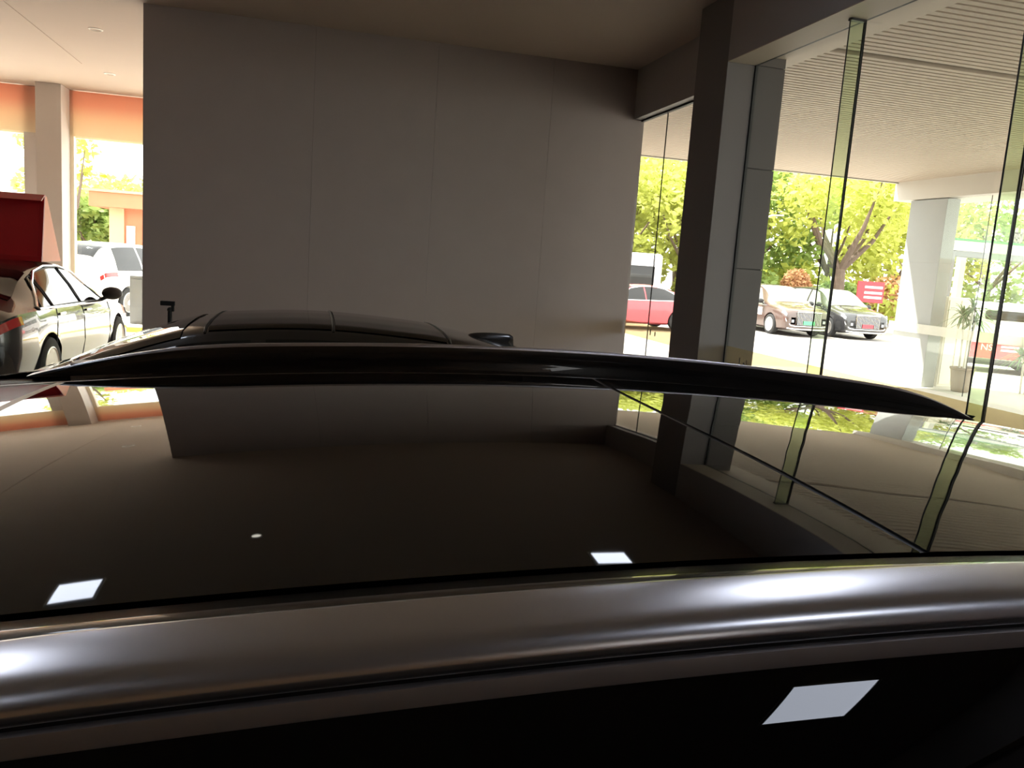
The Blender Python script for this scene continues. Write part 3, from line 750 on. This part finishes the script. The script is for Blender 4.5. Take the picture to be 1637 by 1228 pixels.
# trees
def leaves(rnd, blobs, n, size):
    v = []; f = []
    tot = sum(r*r for _, r in blobs)
    for c, r in blobs:
        for _ in range(int(n*r*r/tot)):
            d = Vector((rnd.gauss(0, 1), rnd.gauss(0, 1), rnd.gauss(0, 1))).normalized()*r*(rnd.random()**.4)
            p = Vector(c)+Vector((d.x, d.y, d.z*.8)); a = Vector((rnd.gauss(0, 1), rnd.gauss(0, 1), rnd.gauss(0, .6))).normalized(); b = a.cross(Vector((rnd.gauss(0, 1), rnd.gauss(0, 1), rnd.gauss(0, 1)))).normalized()
            s = size*rnd.uniform(.6, 1.3); k = len(v)
            v += [p-a*s, p+b*s*.5, p+a*s, p-b*s*.5]; f.append((k, k+1, k+2, k+3))
    return v, f
def tree(label, loc, h, spread, seed, leaf='leaf_yellow', n=2600, fork=.32, size=.20, tr=.16, low=.34, group='trees around the parking lot', bark='bark'):
    rnd = random.Random(seed); t = thing('tree', label, 'tree', loc, group=group)
    b = bmesh.new(); fk = Vector((rnd.uniform(-.1, .1), 0, h*fork)); tube(b, [(0, 0, -.05), (.02, 0, h*fork*.5), fk], [tr*1.15, tr, tr*.9], 9)
    from_bm('trunk', b, bark, t, True)
    blobs = []
    for k in range(7):
        a = 2*pi*k/7+rnd.uniform(-.3, .3); e = Vector((cos(a)*spread*rnd.uniform(.45, .8), sin(a)*spread*rnd.uniform(.45, .8), h*rnd.uniform(.62, .92)))
        m = (fk+e)/2+Vector((cos(a)*.15, sin(a)*.15, -.1*h*.3)); b = bmesh.new()
        tube(b, [fk-Vector((0, 0, .08)), m, e], [tr*.62, tr*.36, tr*.10], 7); from_bm('branch', b, bark, t, True)
        blobs.append((e, spread*rnd.uniform(.35, .55)))
    for k in range(9):
        a = rnd.uniform(0, 2*pi); q = spread*rnd.uniform(.2, .95); blobs.append(((cos(a)*q, sin(a)*q, h*rnd.uniform(low, .95)), spread*rnd.uniform(.28, .5)))
    v, f = leaves(rnd, blobs, n, size); o = pyd('foliage', v, f, leaf, t, recalc=False); return t
TREES = [
 ('large forked tree with yellow green leaves behind the minivans', (22.05, 31.2, -.055), 7.2, 3.0, 3, 'leaf_yellow', 2200, .36, .20, .26, .55),
 ('leafy yellow green tree behind the brown minivan beside the dark column', (16.4, 34.2, -.055), 6.8, 2.9, 5, 'leaf_yellow', 3800, .3, .20, .15, .30),
 ('bright yellow green tree right of the white minibus roof', (13.2, 36.0, -.055), 7.4, 3.4, 8, 'leaf_yellow', 4200, .3, .22, .16, .22),
 ('pale green tree above the white minibus', (10.6, 37.5, -.055), 7.0, 3.2, 9, 'leaf_green', 3800, .3, .22, .16, .22),
 ('dense green tree behind the large forked tree', (22.0, 39.5, -.055), 8.2, 4.0, 12, 'leaf_green', 5200, .3, .24, .18, .12),
 ('dense yellow tree left of the large forked tree', (18.3, 39.5, -.055), 8.0, 3.8, 14, 'leaf_yellow', 5200, .3, .24, .18, .10),
 ('green tree beside the thick canopy column', (26.8, 39.0, -.055), 8.4, 4.0, 17, 'leaf_yellow', 5200, .3, .24, .18, .10),
 ('yellow tree behind the grey gate frame', (33.5, 42.0, -.055), 8.0, 4.2, 21, 'leaf_yellow', 4800, .3, .24, .18, .10),
 ('green tree at the right end of the grey gate', (40.0, 42.0, -.055), 7.6, 4.2, 23, 'leaf_green', 4200, .3, .24, .18, .10),
 ('far tree standing behind the minibus front', (6.5, 39.5, -.055), 7.0, 3.4, 25, 'leaf_yellow', 3600, .3, .24, .16, .15),
]
for T in TREES:
    tree(T[0], T[1], T[2], T[3], T[4], leaf=T[5], n=T[6], fork=T[7], size=T[8], tr=T[9], low=T[10])
def hedge(name, label, loc, rx, ry, rz_, leaf, n, seed, size=.12):
    rnd = random.Random(seed); t = thing(name, label, 'shrub', loc)
    v = []; f = []
    for _ in range(n):
        d = Vector((rnd.gauss(0, 1), rnd.gauss(0, 1), abs(rnd.gauss(0, 1)))).normalized()*(rnd.random()**.25)
        sq = Vector((abs(d.x)**.75*math.copysign(1, d.x)*rx, abs(d.y)**.75*math.copysign(1, d.y)*ry, d.z**.7*rz_)); a = Vector((rnd.gauss(0, 1), rnd.gauss(0, 1), rnd.gauss(0, 1))).normalized(); b = a.orthogonal().normalized(); s = size*rnd.uniform(.6, 1.2); k = len(v)
        v += [sq-a*s, sq+b*s*.6, sq+a*s, sq-b*s*.6]; f.append((k, k+1, k+2, k+3))
    pyd('foliage', v, f, leaf, t, recalc=False)
    b = bmesh.new(); tube(b, [(0, 0, -.02), (0, 0, rz_*.5)], .05, 8); from_bm('stem', b, 'bark', t)
    return t
hedge('clipped_shrub', 'rounded orange brown clipped shrub behind the brown minivan', (20.75, 32.4, -.055), .76, .7, 2.5, 'leaf_orange', 3600, 31, .09)
hedge('shrub', 'low green hedge shrub right of the large tree trunk', (24.2, 34.2, -.055), 1.5, 1.0, 2.1, 'leaf_green', 2200, 33, .15)
hedge('shrub', 'low yellow green hedge shrub left of the clipped shrub', (17.6, 35.0, -.055), 1.5, 1.0, 2.4, 'leaf_yellow', 2200, 35, .15)
hedge('shrub', 'green hedge shrub behind the grey gate', (30.0, 37.0, -.055), 3.2, 1.2, 2.6, 'leaf_orange', 2600, 37, .18)
po = thing('lamp_post', 'white lamp post beside the clipped shrub', 'post', (19.35, 33.4, -.055))
b = bmesh.new(); lathe(b, [(.14, 0), (.14, .9), (.09, 1.0), (.055, 1.1), (.045, 4.6)], 12); from_bm('pole', b, 'wall_white', po, True)
b = bmesh.new(); tube(b, [(0, 0, 4.55), (.4, -.1, 4.75), (.9, -.2, 4.78)], .04, 8); from_bm('arm', b, 'wall_white', po, True)
sg = thing('sign_board', 'red sign board with white lines behind the black minivan', 'sign', (23.5, 31.0, -.055), -.4)
for x in (-.4, .4): box('leg', x-.03, x+.03, -.03, .03, 0, 1.4, 'gate_white', sg)
box('board', -.55, .55, -.05, .05, 1.25, 2.15, 'plate_red', sg, .01)
for z in (1.42, 1.62, 1.86): box('white_line', -.25, .48, -.058, -.05, z, z+.10, 'white_sticker', sg)
pl = thing('planter', 'square stone planter right of the black minivan', 'planter', (21.3, 24.6, -.055))
box('tub', -.35, .35, -.35, .35, 0, .62, 'brick_cream', pl, .02); box('soil', -.30, .30, -.30, .30, .60, .64, 'soil', pl)

# grey gate frame with green top and characters
ga = thing('gate', 'wide pale gate frame with a grey inner edge and green top line', 'gate', (0, 0, -.055))
box('post', 26.0, 26.45, 30, 30.6, 0, 4.15, 'gate_white', ga, .01); box('post_inner', 26.45, 26.72, 30.02, 30.55, 0, 3.70, 'gate_grey', ga, .01)
box('post', 38.4, 38.85, 30, 30.6, 0, 4.15, 'gate_white', ga, .01)
box('beam', 26.45, 38.4, 30, 30.6, 3.72, 4.15, 'gate_white', ga, .01); box('beam_inner', 26.72, 38.4, 30.02, 30.55, 3.48, 3.72, 'gate_grey', ga, .01)
box('green_edge', 25.98, 38.87, 29.97, 30.63, 4.15, 4.24, 'gate_green', ga)
for (x0, x1, z0, z1) in ((29.75, 29.83, 4.24, 4.72), (29.95, 30.03, 4.24, 4.72), (29.75, 30.03, 4.44, 4.50), (29.68, 30.2, 4.66, 4.72), (29.75, 30.1, 4.26, 4.32), (30.15, 30.22, 4.3, 4.9), (29.85, 29.92, 4.5, 4.92)):
    box('character_stroke', x0, x1, 30.2, 30.3, z0, z1, 'mark_dark', ga)
box('inner_post', 29.7, 30.0, 33.0, 33.3, 0, 3.9, 'gate_white', ga)
# bare trees near the gate
bt = thing('bare_tree', 'small bare tree beside the grey gate frame', 'tree', (25.2, 30.6, -.055))
rnd = random.Random(4); b = bmesh.new(); tube(b, [(0, 0, 0), (.03, 0, 1.4), (-.02, 0, 2.1)], [.15, .13, .10], 8); from_bm('trunk', b, 'bark', bt, True)
for k in range(9):
    a = rnd.uniform(0, 6.28); e = Vector((cos(a)*.7, sin(a)*.5, rnd.uniform(3.0, 4.0))); b = bmesh.new(); tube(b, [(-.02, 0, 2.0), (e.x*.5, e.y*.5, 2.7), e], [.06, .04, .012], 6); from_bm('branch', b, 'bark', bt, True)

# potted palm
def palm(name, label, loc, h, nleaf, seed, stems=3, pot=True, ll=.62):
    rnd = random.Random(seed); t = thing(name, label, 'plant', loc)
    if pot:
        b = bmesh.new(); lathe(b, [(.13, 0), (.15, .01), (.205, .42), (.225, .43), (.225, .47), (.20, .47), (.19, .42)], 24); from_bm('pot', b, 'terracotta_brown', t, True)
        b = bmesh.new(); lathe(b, [(.19, .40), (.19, .425)], 20); from_bm('soil', b, 'soil', t)
    for k in range(stems):
        a = 2*pi*k/stems; top = Vector((cos(a)*.13, sin(a)*.13, h*(.75+.25*rnd.random()))); b = bmesh.new()
        tube(b, [(cos(a)*.06, sin(a)*.06, .40 if pot else 0), top*.6+Vector((0, 0, .15)), top], [.022, .02, .018], 7); from_bm('stem', b, 'bark_pale', t, True)
        v = []; f = []
        for q in range(nleaf):
            az = rnd.uniform(0, 2*pi); el = rnd.uniform(-.3, 1.3); l_ = ll*rnd.uniform(.7, 1.1); d = Vector((cos(az)*cos(el), sin(az)*cos(el), sin(el))); side = d.cross(Vector((0, 0, 1))).normalized()
            pts = []
            for j in range(6):
                s = j/5; pts.append((top+d*l_*s-Vector((0, 0, .22*s*s)), .022*(1-s)**.6+.001))
            k0 = len(v)
            for p_, w_ in pts: v += [p_-side*w_, p_+Vector((0, 0, -.006)), p_+side*w_]
            for j in range(5):
                for e in (0, 1): f.append((k0+3*j+e, k0+3*j+e+1, k0+3*j+e+4, k0+3*j+e+3))
        pyd('leaf_crown', v, f, 'palm_leaf', t, recalc=False)
    return t
palm('potted_palm', 'potted palm in a brown pot behind the canopy glass screen', (12.12, 13.02, -.01), 1.62, 36, 7, ll=.44)
palm('palm_shrub', 'low spiky green plant behind the potted palm', (13.6, 13.0, -.055), .95, 30, 11, pot=False)
palm('palm_shrub', 'low spiky green plant right of the potted palm', (15.1, 12.0, -.055), .85, 30, 12, pot=False)

# ------------------------------------------------------------------ outside, left
SUVW = [(-2.25, 1.0, .78, .9, .5, .40), (-2.15, 1.35, .90, 1.02, .56, .30), (-1.85, 1.62, .93, 1.04, .60, .22), (-1.0, 1.70, .94, 1.03, .62, .20), (-.1, 1.68, .94, 1.02, .62, .20), (.35, 1.56, .94, 1.01, .63, .20), (.85, 1.24, .935, 1.0, .70, .20), (1.15, 1.12, .93, .98, .76, .2), (1.8, 1.02, .90, .9, .74, .22), (2.2, .86, .82, .78, .64, .26), (2.3, .66, .68, .6, .5, .32)]
car('white_suv', 'white hatchback outside with dark red tail light beside the partition edge', 'car', (-4.45, 22.4, -.055), radians(68), SUVW, 'white_paint', (-1.35, 1.35), .34, .935, sides=((-1.7, -.75, -1.6, -.75), (-.68, .75, -.68, .15)), ws=(1.0, .1, 7.1), rw=(-2.12, -1.8, 7.1), tail=(-2.22, -1.75, 4.2, 4.95), mirror=(.6, 5.2, 'dark_plastic'))
car('white_car', 'white car parked beyond the black sedan windshield', 'car', (-6.6, 25.4, -.055), radians(100), SEDAN, 'white_paint', (-1.42, 1.46), .34, .935, sides=((-1.5, -.22, -1.15, -.22), (-.17, .90, -.17, .36)), ws=(1.08, .24, 7.1), rw=(-1.85, -1.12, 7.1), tail=(-2.46, -2.2, 4.4, 5.0), mirror=(.7, 5.15, 'dark_plastic'))
gh = thing('gatehouse', 'orange brick gatehouse with a wide overhanging cornice', 'building', (0, 0, -.055))
box('wall', -6.4, -1.0, 30, 33, 0, 2.75, 'brick_orange', gh); box('cornice', -7.0, -.5, 29.4, 33.6, 2.75, 3.22, 'brick_orange', gh, .02); box('cornice_edge', -7.1, -.4, 29.3, 33.7, 3.22, 3.30, 'brick_cream', gh)
box('pilaster', -6.5, -6.05, 29.9, 30, 0, 2.75, 'brick_cream', gh); box('notice', -5.98, -5.72, 29.93, 30, .55, 2.2, 'wall_white', gh)
wd = box('door', -5.45, -4.5, 29.9, 30, .1, 2.3, 'wall_pink', gh); box('pane', -5.36, -4.6, 29.88, 29.9, .3, 2.2, 'white_sticker', wd)
kb = thing('shop', 'low white shop with a pink band far behind the sedan', 'building', (0, 0, -.055))
box('wall', -14, -10.6, 38, 42, 0, 2.6, 'wall_white', kb); box('roof_edge', -14.2, -9.9, 37.6, 42, 2.6, 3.3, 'wall_white', kb); box('pink_band', -14.2, -9.9, 37.55, 37.6, 2.55, 2.75, 'wall_pink', kb)
box('window', -12.6, -12.0, 37.95, 38, .9, 1.9, 'wall_pink', kb); box('window', -11.5, -10.9, 37.95, 38, .9, 1.9, 'brick_orange', kb)
for k, (x, z) in enumerate(((-8.6, .0), (-7.9, .0), (-7.2, 0))):
    t = thing('crate', ('yellow crate nearest the gatehouse', 'yellow crate in the middle of the row', 'yellow crate at the left end of the row')[2-k] + ' behind the white car', 'crate', (x, 29.5, -.055))
    box('tub', -.30, .30, -.25, .25, 0, 1.05, 'yellow_box', t, .02); box('lid', -.32, .32, -.27, .27, 1.05, 1.12, 'brick_cream', t, .01); box('handle', -.05, .05, -.27, -.25, .6, .7, 'dark_plastic', t)
for T in (('pale yellow tree beyond the shop at the left', (-11.5, 46, -.055), 4.5, 3.2, 41, 'leaf_yellow', 3000, .24, .2), ('green tree left of the orange gatehouse', (-8.0, 36, -.055), 3.2, 1.6, 43, 'leaf_green', 3000, .2, .1),
          ('yellow green tree behind the orange gatehouse', (-6.4, 44, -.055), 4.1, 2.6, 45, 'leaf_yellow', 3000, .24, .1), ('tall thin tree beside the cream window post', (-7.4, 28.0, -.055), 5.8, 1.1, 47, 'leaf_yellow', 700, .15, .62)):
    tree(T[0], T[1], T[2], T[3], T[4], leaf=T[5], n=T[6], size=T[7], low=T[8], tr=.10, group='trees left of the showroom')
struct(box('kerb', -9, 3, 17.35, 17.55, -.056, .06, 'kerb_yellow', bev=.01), 'yellow kerb outside the left glass front', 'kerb')
ub = thing('utility_box', 'grey metal utility box outside beside the partition edge', 'box', (-3.45, 19.2, -.055))
box('body', -.28, .28, -.2, .2, 0, 1.05, 'gate_grey', ub, .01); box('door', -.25, .25, -.215, -.2, .08, .98, 'gate_grey', ub, .005); box('handle', .16, .19, -.23, -.215, .45, .6, 'dark_plastic', ub)
